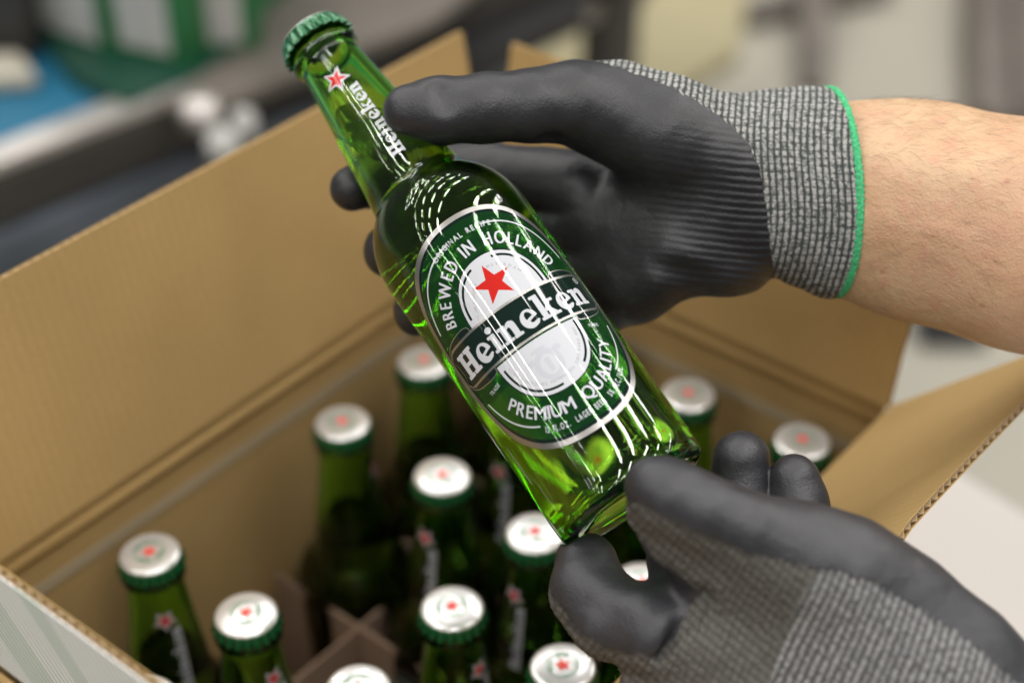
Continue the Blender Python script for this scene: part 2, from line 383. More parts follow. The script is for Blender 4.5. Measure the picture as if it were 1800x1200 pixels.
    for a0, a1, b2 in ((18, 60, 39.2), (99, 161, 39.2)): pr.stroke(sup(33.0, 39.2, 2.4, t0=a0 if a0 > 20 else 20, t1=80 if a0 < 20 else a1, n=40), .62, W_)
    pr.stroke(sup(33.0, 39.2, 2.4, t0=200, t1=243, n=40), .62, W_); pr.stroke(sup(33.0, 37.8, 2.4, t0=302, t1=340, n=40), .62, W_)
    # inner ovals
    def dome(w, y0, top, p=2.25, n=40): return [(-w, y0)] + [(-w*math.copysign(abs(math.cos(t))**(2/p), math.cos(t)), y0+(top-y0)*abs(math.sin(t))**(2/p)) for t in np.linspace(0, math.pi, n)] + [(w, y0)]
    pr.poly(dome(17.7, 8.2, 28.6), BK); pr.poly(dome(17.2, 8.2, 28.1), W_)
    pr.stroke([(x, y) for x, y in dome(15.6, 8.8, 26.3)][2:-24], .95, BK); pr.stroke([(x, y) for x, y in dome(15.6, 8.8, 26.3)][-19:-1], .95, BK)
    pr.poly(dome(18.6, -9.0, -30.6), BK); pr.poly(dome(18.1, -9.0, -30.1), W_)
    pr.stroke([(x, y) for x, y in dome(16.4, -9.6, -28.3)][2:-21], .95, BK); pr.stroke([(x, y) for x, y in dome(16.4, -9.6, -28.3)][-14:-1], .95, BK)
    up_path = lambda a, b, p, t0, t1: resample(sup(a, b, p, t0=t0, t1=t1, n=80))
    pr.text("DIPLOME D'HONNEUR", up_path(13.4, 22.2, 2.1, 158, 116), 1.25, GR, .8, 1, .0, .25); pr.text("AMSTERDAM 1883", up_path(12.6, 22.6, 2.1, 98, 24), 1.25, GR, .8, 1, .0, .25)
    low = resample([(x, -9.3-y*1.0) for x, y in sup(15.0, 17.2, 2.2, t0=172, t1=8, n=80)])
    pr.text("HORS CONCOURS MEMBRE DU JURY PARIS 1889", low, 1.15, GR, .8, 1, .0, .22)
    pr.poly(star5(8.0, -1.0, 16.8), RD)
    # pale crest in the lower field
    for cx, cy, a, b2 in ((-1, -19.5, 5.6, 6.0), (-6.5, -16, 1.6, 1.2), (4.5, -15.5, 1.8, 1.2), (-2, -13, 3.2, .9)): pr.poly(sup(a, b2, 2, cx, cy, n=24), PL)
    pr.poly(sup(3.2, 3.9, 2, -1, -19.5, n=24), W_); pr.poly([(-2.0, -22.3), (-.0, -22.3), (-.0, -16.8), (-2, -16.8)], PL)
    # the band with its curled ends
    def lens(x0, y0, x1, y1, bul, n=14): 
        top = [(x0+(x1-x0)*t, y0+(y1-y0)*t+bul*math.sin(math.pi*min(1, t*1.15))*(.55+.45*t)) for t in np.linspace(0, 1, n)]
        return top
    for sx in (-1, 1):
        for sy in (1, -1):
            c = [(sx*34.6, sy*5.6), (sx*33.2, sy*8.2), (sx*30, sy*9.9), (sx*26, sy*10.6), (sx*22, sy*10.8), (sx*19.3, sy*10.2), (sx*18.6, sy*8.6), (sx*19, sy*7.6)]
            cs = spline(c, 4); pr.poly(list(map(tuple, cs))+[(sx*30, sy*7)], BK); pr.stroke(cs, .38, SV)
    bnd = [(-34.8, 5.6), (-33, 7.6)] + [(x, 7.9) for x in np.linspace(-30, 30, 20)] + [(33, 7.6), (34.8, 5.6), (33.6, 2), (33.3, -2), (34.8, -5.6), (33, -7.6)] + [(x, -7.9) for x in np.linspace(30, -30, 20)] + [(-33, -7.6), (-34.8, -5.6), (-33.3, -2), (-33.6, 2)]
    pr.poly(bnd, SV); pr.poly([(x*.991, y*.93) for x, y in bnd], BK)
    pr.stroke([(-32, 7.95), (32, 7.95)], .62, SV); pr.stroke([(-32, -7.95), (32, -7.95)], .62, SV)
    wordmark(pr, -31.8, -5.1, 7.0, W_, BK, 62.8)
    pr.stroke([(31.2+1.25*math.cos(t), 5.2+1.25*math.sin(t)) for t in np.linspace(0, 2*math.pi, 20, endpoint=False)], .25, W_, True); pr.text('R', [(30.6, 4.55), (31.9, 4.55)], 1.3, W_, .8, 1, .01)
    # arched lettering, black underlay first
    A1 = up_path(23.6, 30.6, 2.2, 157, 23.5)
    pr.text('BREWED IN HOLLAND', A1, 5.4, BK, 1.0, 1, 0., .18, fat=.38); pr.text('BREWED IN HOLLAND', A1, 5.4, W_, 1.0, 1, 0., .18, fat=.17)
    A2 = resample(sup(28.6, 38.2, 2.3, t0=214, t1=329, n=80))
    pr.text('PREMIUM QUALITY', A2, 5.0, BK, 1.0, 1, 0., .18, fat=.36); pr.text('PREMIUM QUALITY', A2, 5.0, W_, 1.0, 1, 0., .18, fat=.15)
    pr.text('ORIGINAL RECIPE', up_path(33, 38.0, 2.3, 112, 74), 2.2, W_, .8, 1, .02, .22)
    pr.text('12 FL.OZ.  LAGER BEER  5% ALC./VOL.', resample(sup(33.0, 42.8, 2.3, t0=243, t1=312, n=60)), 2.3, W_, .8, 1, .02, .25)
    pr.text('TRADE', [(-27.0, -15.3), (-21.2, -14.6)], 1.6, W_, .8, 1, .01, .2); pr.text('MARK', [(21.0, -14.5), (26.0, -15.2)], 1.6, W_, .8, 1, .01, .2)
    pr.text('CONTAINS ALCOHOL', [(36.0, 3), (36.4, -7)], .9, W_, .8, 1, .0, .2)
    def mapl(x, y, az0=R(7.0)):
        h = .072+y/1000; r = rad(h)+.00012; a = az0+x/1000/.0312
        return (r*math.sin(a), -r*math.cos(a), h)
    pr.build(mapl, 'front_label', [M_print_white, M_silver, M_black, M_red, M_grey, M_pale, M_green], root, grid=1.6)
    if mtx is not None: root.matrix_world = mtx
    return root
def copy_tree(o, parent=None):
    c = o.copy(); COL.objects.link(c); c.parent = parent
    for ch in list(o.children): copy_tree(ch, c)
    return c

Bp = P(1118, 880, .597); Tp = P(546, 60, .66063243); A_ = Tp-Bp; A_ /= np.linalg.norm(A_)
mid = (Bp+Tp)/2; v = C0-mid; fr = v-(v@A_)*A_; fr /= np.linalg.norm(fr); rg = np.cross(A_, fr)
if rg@rt < 0: rg = -rg
MB = Matrix(((rg[0], -fr[0], A_[0], Bp[0]), (rg[1], -fr[1], A_[1], Bp[1]), (rg[2], -fr[2], A_[2], Bp[2]), (0, 0, 0, 1)))
# the beer's level is horizontal in the hall
lvl = MB.inverted() @ Vector(P(575, 205, .655)); nz = (MB.to_3x3().inverted() @ Vector((0, 0, 1))).normalized()
held = make_bottle('green glass beer bottle held tilted in both gloves, its oval label facing out', 'bottle', (0, 0, 0), MB, (lvl, nz), 'green bottles with crown caps')

GRP = 'green bottles with crown caps'
LBL = {(0, 0): 'capped green bottle standing alone against the left box wall near the printed white flap', (1, 0): 'capped green bottle between the lone wall bottle and the crossed divider boards',
 (0, 2): 'capped green bottle against the left wall, standing clear between two gaps', (0, 3): 'capped green bottle by the left wall, its cap partly behind the held bottle',
 (1, 2): 'capped green bottle in the middle of the box, red star on its neck visible', (2, 1): 'capped green bottle in front of the middle one, bright glare on its white cap',
 (2, 2): 'capped green bottle whose white cap touches the held bottle\'s lower left edge', (2, 4): 'capped green bottle by the far right wall, right of the held bottle\'s lower body',
 (3, 4): 'capped green bottle in the far right corner, above the two raised fingertips', (3, 1): 'capped green bottle at the bottom edge under the curled glove finger',
 (2, 0): 'capped green bottle whose cap is cut by the bottom edge near the divider', (0, -1): 'green bottle whose white cap just peeks over the printed white flap, the upper one',
 (1, -1): 'green bottle whose cap just peeks over the white flap at the bottom edge', (1, 3): 'green bottle standing close behind the held bottle, label strip visible left of it',
 (3, 2): 'green bottle whose cap shows in the gap between thumb and curled finger', (2, 3): 'green bottle hidden behind the base of the held bottle',
 (3, 3): 'green bottle hidden behind the lower glove fingertips', (0, 4): 'green bottle in the back corner hidden behind the held bottle', (1, 4): 'green bottle by the far wall hidden behind the held bottle label'}
PX = {(0, 0): (270, 972), (1, 0): (438, 1083), (0, 2): (609, 742), (0, 3): (744, 631), (1, 2): (772, 835), (2, 1): (798, 1071), (2, 2): (943, 936), (2, 4): (1217, 690), (3, 4): (1405, 770), (3, 1): (990, 1178), (2, 0): (632, 1207), (0, -1): (78, 1108), (1, -1): (250, 1232), (3, 2): (1130, 1030), (1, 3): (905, 722)}
proto = None
ROT = {(1, 2): -28, (0, 0): 30, (1, 0): 55, (2, 1): 62, (1, 3): -25, (2, 0): 10}
for key, lb in LBL.items():
    p = onz(*PX[key], CAPZ) if key in PX else gridpt(*key, CAPZ)
    loc = (p[0], p[1], .0065)
    if proto is None: o = proto = make_bottle(lb, 'bottle', loc, None, ((0, 0, .168), (0, 0, 1)), GRP)
    else: o = copy_tree(proto); o.location = loc; o['label'] = lb
    o.rotation_euler = (random.uniform(-.01, .01), random.uniform(-.01, .01), R(ROT.get(key, random.uniform(90, 330))))
# ------------------------------------------------------------------ cardboard box
ui = np.array([math.cos(PHI), math.sin(PHI), 0]); uj = np.array([-math.sin(PHI), math.cos(PHI), 0]); uz = np.array([0, 0, 1.])
TK = .0032; ZF = CAPZ+.017; I0, I1, J0, J1 = -.5, 3.5, -1.5, 4.5
box = empty('cardboard_box', gridpt(1.5, 1.5, 0), label='open brown corrugated box with raised flaps, full of green bottles', cat='box')
off = np.array(box.location)
def G(i, j, z): return gridpt(i, j, z)-off
slab_obj('bottom', G(I0, J0, .0015), ui*(4*S), uj*(6*S), uz*.004, M_card, box)
def wall(a, b, n, name='wall'):
    return slab_obj(name, a, b-a, n*TK, uz*(ZF-.003-.0015), M_card, box)
wall(G(I0, J0, .0015), G(I0, J1, .0015), -ui); wall(G(I0, J1, .0015), G(I1, J1, .0015), uj); wall(G(I1, J0, .0015), G(I1, J1, .0015), ui); wall(G(I0, J0, .0015), G(I1, J0, .0015), -uj)
def crease(a, b, n):      # rolled scored fold along the top of a wall, lip bulging inwards
    bm = bmesh.new(); m = 10; pr = []
    for t in np.linspace(0, 2*math.pi, m, endpoint=False): pr.append((math.cos(t)*.0030-.0012, math.sin(t)*.0050))
    for dz, sc in ((-.0062, 1.0), (.0008, .62)):
        ra, rb = [], []
        for x, z in pr:
            ra.append(bm.verts.new(tuple(a - n*(x*sc) + uz*(z*sc+dz)))); rb.append(bm.verts.new(tuple(b - n*(x*sc) + uz*(z*sc+dz))))
        for k in range(m): bm.faces.new((ra[k], rb[k], rb[(k+1) % m], ra[(k+1) % m]))
        bm.faces.new(ra[::-1]); bm.faces.new(rb)
    bmesh.ops.recalc_face_normals(bm, faces=bm.faces)
    bm_obj('fold_crease', bm, M_card, box, smooth=True)
crease(G(I0, J0+.05, ZF), G(I0, J1-.05, ZF), -ui); crease(G(I0+.05, J1, ZF), G(I1-.05, J1, ZF), uj); crease(G(I1, J0+.05, ZF), G(I1, J1-.05, ZF), ui)
def flap(a, b, n, out, up, m_out, m_in, per=.0052, lab=None, warp=0., twist=0.):
    """a,b hinge ends; the flap rises by up and leans outwards by out"""
    f = box.copy() if False else bpy.data.objects.new('flap', None); COL.objects.link(f); f.parent = box; f.empty_display_size = .01
    if lab: f['label'] = lab
    L = np.linalg.norm(b-a); e = (b-a)/L; d = n*out+uz*up; W = np.linalg.norm(d); d = d/W; nn = np.cross(e, d)
    if nn@n < 0: nn = -nn                   # outward face direction
    base = a + d*.004
    def sheet(o0, th, name, mt):
        NX, NY = 40, 8; V, Fc, UV = [], [], []
        for s_ in (0, 1):
            for q in range(NY+1):
                for p in range(NX+1):
                    x = L*p/NX; y = (W-.004)*q/NY
                    w = warp*math.sin(p/NX*math.pi)*(q/NY)**2 + twist*max(0, (p/NX-.42)/.58)**1.4*y
                    V.append(base + e*x + d*y + nn*(o0 + s_*th + w)); UV.append((x*1000, y*1000))
        st = (NX+1)*(NY+1)
        for q in range(NY):
            for p in range(NX):
                i = q*(NX+1)+p; Fc.append((i, i+NX+1, i+NX+2, i+1)); Fc.append((st+i, st+i+1, st+i+NX+2, st+i+NX+1))
        per_ = [p for p in range(NX+1)] + [(q+1)*(NX+1)+NX for q in range(NY)] + [NY*(NX+1)+p for p in range(NX-1, -1, -1)] + [q*(NX+1) for q in range(NY-1, 0, -1)]
        for k in range(len(per_)): u, v_ = per_[k], per_[(k+1) % len(per_)]; Fc.append((u, v_, st+v_, st+u))
        o = mesh_obj(name, V, Fc, mt, f, False); uvl = o.data.uv_layers.new(name='UVMap'); UV = np.array(UV, dtype=np.float32)
        li = np.empty(len(o.data.loops), dtype=np.int32); o.data.loops.foreach_get('vertex_index', li); uvl.data.foreach_set('uv', UV[li].ravel())
        bm = bmesh.new(); bm.from_mesh(o.data); bmesh.ops.recalc_face_normals(bm, faces=bm.faces); bm.to_mesh(o.data); bm.free()
        return o
    sheet(-TK, .0004, 'inner_liner', m_in); sheet(-.0004, .0004, 'outer_liner', m_out)
    N = int(L/per)*8; V, Fc = [], []
    for p in range(N+1):
        x = L*p/N; z = -TK/2 + (TK/2-.0005)*math.sin(2*math.pi*x/per)
        pf = x/L; 
        for q in (0, .5, .75, 1.0): V.append(base + e*x + d*(W-.004-.0003)*q + nn*(z + warp*math.sin(pf*math.pi)*q*q + twist*max(0, (pf-.42)/.58)**1.4*(W-.0043)*q))
    for p in range(N):
        for q in range(3): i = p*4+q; Fc.append((i, i+4, i+5, i+1))
    o = mesh_obj('fluting', V, Fc, M_flute, f, True)
    sm = o.modifiers.new('thick', 'SOLIDIFY'); sm.thickness = .00028; sm.offset = 0
    return f
flap(G(I0, J1, ZF), G(I0, J0, ZF), -ui, .0234, .1171, M_card, M_card)
flap(G(I0, J1, ZF), G(I1, J1, ZF), uj, .0181, .1110, M_card, M_card)
flap(G(I1, J1, ZF), G(I1, J0, ZF), ui, .0849, .0849, M_card, M_card, warp=-.004, twist=.62)
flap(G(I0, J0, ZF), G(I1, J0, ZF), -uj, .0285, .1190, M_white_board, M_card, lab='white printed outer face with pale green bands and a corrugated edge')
# clear tape strips on the inner walls
M_tape = mat('grey_tape', (.40, .32, .20), .9); 
slab_obj('tape_strip', G(I0, J0+.3, ZF-.030)+ui*.0004, uj*(5.4*S), ui*.0003, uz*.007, M_tape, box, bevel=0)
slab_obj('tape_strip', G(I0+.7, J1, ZF-.034)-uj*.0004, ui*(3.1*S), -uj*.0003, uz*.007, M_tape, box, bevel=0)
# cell dividers
dv = empty('bottle_divider', gridpt(1.5, 1.5, .006), label='brown slotted cardboard divider grid standing between the bottles in the box', cat='divider'); off2 = np.array(dv.location)
for j in np.arange(-.5, 4, 1.): slab_obj('divider_board', gridpt(I0+.03, j, .0065)-off2-uj*.0009, ui*(3.94*S), uj*.0018, uz*.128, M_cardpink, dv, bevel=.0003)
for i in (.5, 1.5, 2.5): slab_obj('divider_board', gridpt(i, J0+.03, .0065)-off2-ui*.0008, uj*(5.94*S), ui*.0016, uz*.1265, M_cardpink, dv, bevel=.0003)

# ------------------------------------------------------------------ surface nets over smooth distance fields
class Field:
    """camera-aligned frame: x right, y up, z away; pixel anchors give real 3-D points"""
    def __init__(s, lo, hi, step):
        s.lo = np.array(lo, np.float32); s.step = step
        n = np.ceil((np.array(hi)-np.array(lo))/step).astype(int)+1; s.n = n
        ax = [s.lo[k]+step*np.arange(n[k], dtype=np.float32) for k in range(3)]
        s.X, s.Y, s.Z = np.meshgrid(*ax, indexing='ij')
def Q(px, py, d): return np.array([(px-900)/F*d, -(py-600)/F*d, d])
def capsule(X, Y, Z, a, b, ra, rb, sz=1., zc=None):
    zc = (a[2]+b[2])/2
    d = b-a; dz = d[2]/sz; L2 = d[0]**2+d[1]**2+dz*dz+1e-12
    px, py, pz = X-a[0], Y-a[1], (Z-a[2])/sz
    t = np.clip((px*d[0]+py*d[1]+pz*dz)/L2, 0, 1)
    return np.sqrt((px-t*d[0])**2+(py-t*d[1])**2+(pz-t*dz)**2) - (ra+t*(rb-ra))
def smin(a, b, k):
    h = np.maximum(k-np.abs(a-b), 0)/k
    return np.minimum(a, b)-h*h*k*.25
def smax(a, b, k): return -smin(-a, -b, k)
def chain(X, Y, Z, pts, k=.004, sz=1.):
    out = None
    for (a, b) in zip(pts[:-1], pts[1:]):
        c = capsule(X, Y, Z, Q(*a[:3]), Q(*b[:3]), a[3]/F*a[2], b[3]/F*b[2], sz)
        out = c if out is None else smin(out, c, k)
    return out
def nets(fn, lo, hi, step):
    g = Field(lo, hi, step); D = fn(g.X, g.Y, g.Z); ins = D < 0
    cell = np.zeros(tuple(g.n-1), np.int8)
    for a in (0, 1):
        for b in (0, 1):
            for c in (0, 1): cell += ins[a:g.n[0]-1+a, b:g.n[1]-1+b, c:g.n[2]-1+c]
    act = (cell > 0) & (cell < 8); ids = -np.ones(act.shape, np.int64); I = np.argwhere(act); ids[act] = np.arange(len(I))
    acc = np.zeros((len(I), 3)); cnt = np.zeros(len(I))
    i, j, k = I.T
    for ax in range(3):
        o1, o2 = [q for q in range(3) if q != ax]
        for u in (0, 1):
            for w in (0, 1):
                p = [i.copy(), j.copy(), k.copy()]; p[o1] = p[o1]+u; p[o2] = p[o2]+w
                q = [x.copy() for x in p]; q[ax] = q[ax]+1
                d0 = D[p[0], p[1], p[2]]; d1 = D[q[0], q[1], q[2]]; cr = (d0 < 0) != (d1 < 0)
                t = np.where(cr, d0/(np.where(cr, d0-d1, 1)), 0)
                pos = np.stack(p, 1).astype(float); pos[:, ax] += t
                acc += np.where(cr[:, None], pos, 0); cnt += cr
    V = acc/cnt[:, None]*step+g.lo
    faces = []
    for ax in range(3):
        o1, o2 = [(1, 2), (2, 0), (0, 1)][ax]
        sl0 = [slice(None)]*3; sl1 = [slice(None)]*3; sl0[ax] = slice(0, -1); sl1[ax] = slice(1, None)
        a = ins[tuple(sl0)]; b = ins[tuple(sl1)]; E_ = np.argwhere(a != b)
        E_ = E_[(E_[:, o1] > 0) & (E_[:, o2] > 0) & (E_[:, o1] < g.n[o1]-1) & (E_[:, o2] < g.n[o2]-1)]
        q = []
        for u, w in ((0, 0), (1, 0), (1, 1), (0, 1)):
            c = E_.copy(); c[:, o1] -= u; c[:, o2] -= w; q.append(ids[c[:, 0], c[:, 1], c[:, 2]])
        q = np.stack(q, 1); flip = ~a[E_[:, 0], E_[:, 1], E_[:, 2]]; q[flip] = q[flip][:, ::-1]; faces.append(q)
    Fc = np.concatenate(faces); Fc = Fc[(Fc >= 0).all(1)]
    # two Newton steps and a light relaxation keep the surface smooth
    e = step*.25
    for _ in range(2):
        x, y, z = V.T; d = fn(x, y, z); g_ = np.stack([fn(x+e, y, z)-fn(x-e, y, z), fn(x, y+e, z)-fn(x, y-e, z), fn(x, y, z+e)-fn(x, y, z-e)], 1)/(2*e)
        V = V - np.clip(d/np.maximum((g_**2).sum(1), .2), -step, step)[:, None]*g_
    return V, Fc
def toworld(V): return C0 + V[:, 0:1]*rt + V[:, 1:2]*upv + V[:, 2:3]*fwd
def topx(V): return np.stack([900+F*V[:, 0]/V[:, 2], 600-F*V[:, 1]/V[:, 2]], 1)
def polysd(pts, poly):      # signed distance in px, positive inside
    poly = np.asarray(poly, float); d = np.full(len(pts), 1e9); ins = np.zeros(len(pts), bool)
    for a, b in zip(poly, np.roll(poly, -1, 0)):
        e = b-a; w = pts-a; t = np.clip((w@e)/(e@e+1e-12), 0, 1); d = np.minimum(d, np.hypot(*(w-t[:, None]*e).T))
        c = ((a[1] > pts[:, 1]) != (b[1] > pts[:, 1])); xi = a[0]+(pts[:, 1]-a[1])*e[0]/(e[1] if abs(e[1]) > 1e-9 else 1e-9); ins ^= c & (pts[:, 0] < xi)
    return np.where(ins, d, -d)
def field_obj(name, V, Fc, mats, parent, attrs=None, fuzz=0., **k):
    me = bpy.data.meshes.new(name); W = toworld(V)
    me.vertices.add(len(W)); me.vertices.foreach_set('co', W.astype(np.float32).ravel())
    me.loops.add(len(Fc)*4); me.loops.foreach_set('vertex_index', Fc.astype(np.int32).ravel())
    me.polygons.add(len(Fc)); me.polygons.foreach_set('loop_start', np.arange(0, len(Fc)*4, 4, dtype=np.int32)); me.polygons.foreach_set('loop_total', np.full(len(Fc), 4, np.int32))
    me.update(); me.validate(); me.polygons.foreach_set('use_smooth', [True]*len(me.polygons))
    bm = bmesh.new(); bm.from_mesh(me); bmesh.ops.recalc_face_normals(bm, faces=bm.faces); bm.to_mesh(me); bm.free()
    if fuzz:
        nr = np.empty(len(W)*3, np.float32); me.vertices.foreach_get('normal', nr); amt = rng.normal(0, fuzz, len(W))*np.clip(-np.asarray(attrs['coat'])/3, 0, 1)
        me.vertices.foreach_set('co', (W + nr.reshape(-1, 3)*amt[:, None]).astype(np.float32).ravel()); me.update()
    for m in mats: me.materials.append(m)
    for kk, v in (attrs or {}).items():
        a = me.attributes.new(kk, 'FLOAT', 'POINT'); a.data.foreach_set('value', np.asarray(v, dtype=np.float32))
    o = bpy.data.objects.new(name, me); COL.objects.link(o); o.parent = parent; return setp(o, **k)

def glove_mat(name, pu, pv, light=(.42, .42, .41), dark=(.012, .016, .018), coatc=(.019, .019, .022), cc=.55, jitter=3.0, pwu=.75, pwv=.30, soft=1.):
    m = mat(name, coatc, .5); t = NT(m); ks, kt, ca, rd, cf = (t.attr(x) for x in ('ks', 'kt', 'coat', 'ridge', 'cuff')); c = t.coord()
    n1 = t.noise(c, 260, 2); n2 = t.noise(c, 1500, 2); n3 = t.noise(c, 60, 3); n4 = t.noise(c, 14, 2)
    ksj = t.math('ADD', ks, t.math('MULTIPLY', t.math('SUBTRACT', n1, .5), .35)); ktj = t.math('ADD', kt, t.math('MULTIPLY', t.math('SUBTRACT', n3, .5), 1.5))
    wu = t.math('ABSOLUTE', t.math('SINE', t.math('MULTIPLY', ksj, math.pi/pu))); wv = t.math('ABSOLUTE', t.math('SINE', t.math('MULTIPLY', ktj, math.pi/pv)))
    st = t.math('MULTIPLY', t.math('POWER', wu, pwu), t.math('POWER', wv, pwv))
    yarn = t.noise(c, 700, 2); mel = t.noise(c, 420, 3, .65); v = t.math('MULTIPLY', st, t.mapr(yarn, .35, .62, .6, 1.15)); v = t.math('MULTIPLY', v, t.mapr(mel, .36, .60, .55, 1.1))
    kcol = t.mix(t.mapr(v, .25, .85), dark, light)
    knitd = t.mix(t.mapr(t.math('MULTIPLY', t.math('POWER', wv, .6), t.mapr(mel, .35, .6, .5, 1.1)), .2, .95), (.060, .057, .050), (.112, .106, .095))      # greyer knit of the hand away from the cuff
    kcol = t.mix(cf, knitd, kcol)
    f = t.mapr(t.math('ADD', ca, t.math('MULTIPLY', t.math('SUBTRACT', n1, .5), jitter*4)), -soft, soft)
    cv = t.mix(t.mapr(n3, .35, .7), tuple(x*.8 for x in coatc), tuple(x*1.25 for x in coatc)); sc = t.mapr(t.noise(c, 330, 5, .7), .57, .68, 0, .3)
    cv = t.mix(sc, cv, tuple(min(1, x*2.4) for x in coatc))
    t.set(t.b.inputs['Base Color'], t.mix(f, kcol, cv)); t.set(t.b.inputs['Roughness'], t.math('ADD', t.math('MULTIPLY', f, -.42), .85))
    rw = t.math('SINE', t.math('MULTIPLY', ktj, 2*math.pi/(pv*1.0))); ridge = t.math('MULTIPLY', rw, t.math('MULTIPLY', rd, .55))
    ridge = t.math('ADD', ridge, t.math('MULTIPLY', t.math('MULTIPLY', wu, rd), .10))
    hc = t.math('ADD', ridge, t.math('ADD', t.math('MULTIPLY', n2, .34), t.math('ADD', t.math('MULTIPLY', n1, .25), t.math('MULTIPLY', n3, .9))))
    rg_ = t.math('POWER', t.math('SUBTRACT', 1., t.math('ABSOLUTE', t.math('MULTIPLY_ADD', t.noise(c, 75, 3, .6), 2., -1.))), 9.); hc = t.math('SUBTRACT', hc, t.math('MULTIPLY', rg_, .10))
    hk = t.math('ADD', t.math('MULTIPLY', st, 1.0), t.math('MULTIPLY', yarn, .8))
    h = t.n('Mix', data_type='FLOAT'); t.set(h.inputs[0], f); t.set(h.inputs[2], hk); t.set(h.inputs[3], t.math('ADD', hc, .9))
    t.set(t.b.inputs['Normal'], t.bump(h.outputs[0], .75, .0007)); t.b.inputs['Specular IOR Level'].default_value = cc
    return m
# ------------------------------------------------------------------ upper hand: glove, green hem, forearm
M_gloveU = glove_mat('knit_glove_black_coated', 2.55, 2.8, light=(.34, .335, .32), dark=(.040, .050, .046), pwu=.80, pwv=.17)
M_gloveL = glove_mat('grey_knit_glove_black_coated', 2.65, 2.9, light=(.27, .27, .265), dark=(.075, .075, .074), coatc=(.023, .023, .027), pwu=1.0, pwv=.12, soft=5., jitter=5.)
M_hem = mat('green_hem_yarn', (.05, .42, .17), .8); t = NT(M_hem); t.set(t.b.inputs['Normal'], t.bump(t.noise(t.coord(), 1300, 3), .8, .0006))
t.set(t.b.inputs['Base Color'], t.mix(t.mapr(t.noise(t.coord(), 900, 2), .3, .7), (.03, .30, .11), (.08, .50, .22)))
def skin():
    m = mat('skin', (.56, .36, .24), .48, Subsurface_Weight=.25, Subsurface_Scale=.006); m.node_tree.nodes['Principled BSDF'].inputs['Subsurface Radius'].default_value = (1, .35, .18)
    t = NT(m); c = t.coord(); a = t.noise(c, 28, 4, .6); b = t.noise(c, 160, 3); f = t.noise(c, 900, 2)
    col = t.mix(t.mapr(a, .35, .65), (.49, .29, .16), (.57, .395, .235)); col = t.mix(t.mapr(b, .52, .75, 0, .45), col, (.52, .22, .15)); col = t.mix(t.mapr(t.noise(c, 11, 2), .5, .72, 0, .35), col, (.54, .28, .185))
    vo = t.n('TexVoronoi', {'Scale': 75.}); t.set(vo.inputs['Vector'], c); col = t.mix(t.mapr(vo.outputs['Distance'], .06, .13, .45, 0), col, (.36, .13, .08))
    t.set(t.b.inputs['Base Color'], col); t.set(t.b.inputs['Normal'], t.bump(t.math('ADD', f, t.math('MULTIPLY', b, 2.2)), .45, .0007)); return m
M_skin = skin()
def wrist_frame(V, a, b, sz=1.):
    """length along a-b and arc length round it, in mm"""
    d = (b-a)/np.linalg.norm(b-a); w = V-a; s_ = w@d; q = w-s_[:, None]*d
    u = np.array([-d[1], d[0], 0]); u /= np.linalg.norm(u); n_ = np.cross(d, u); return s_*1000, q@u, q@n_

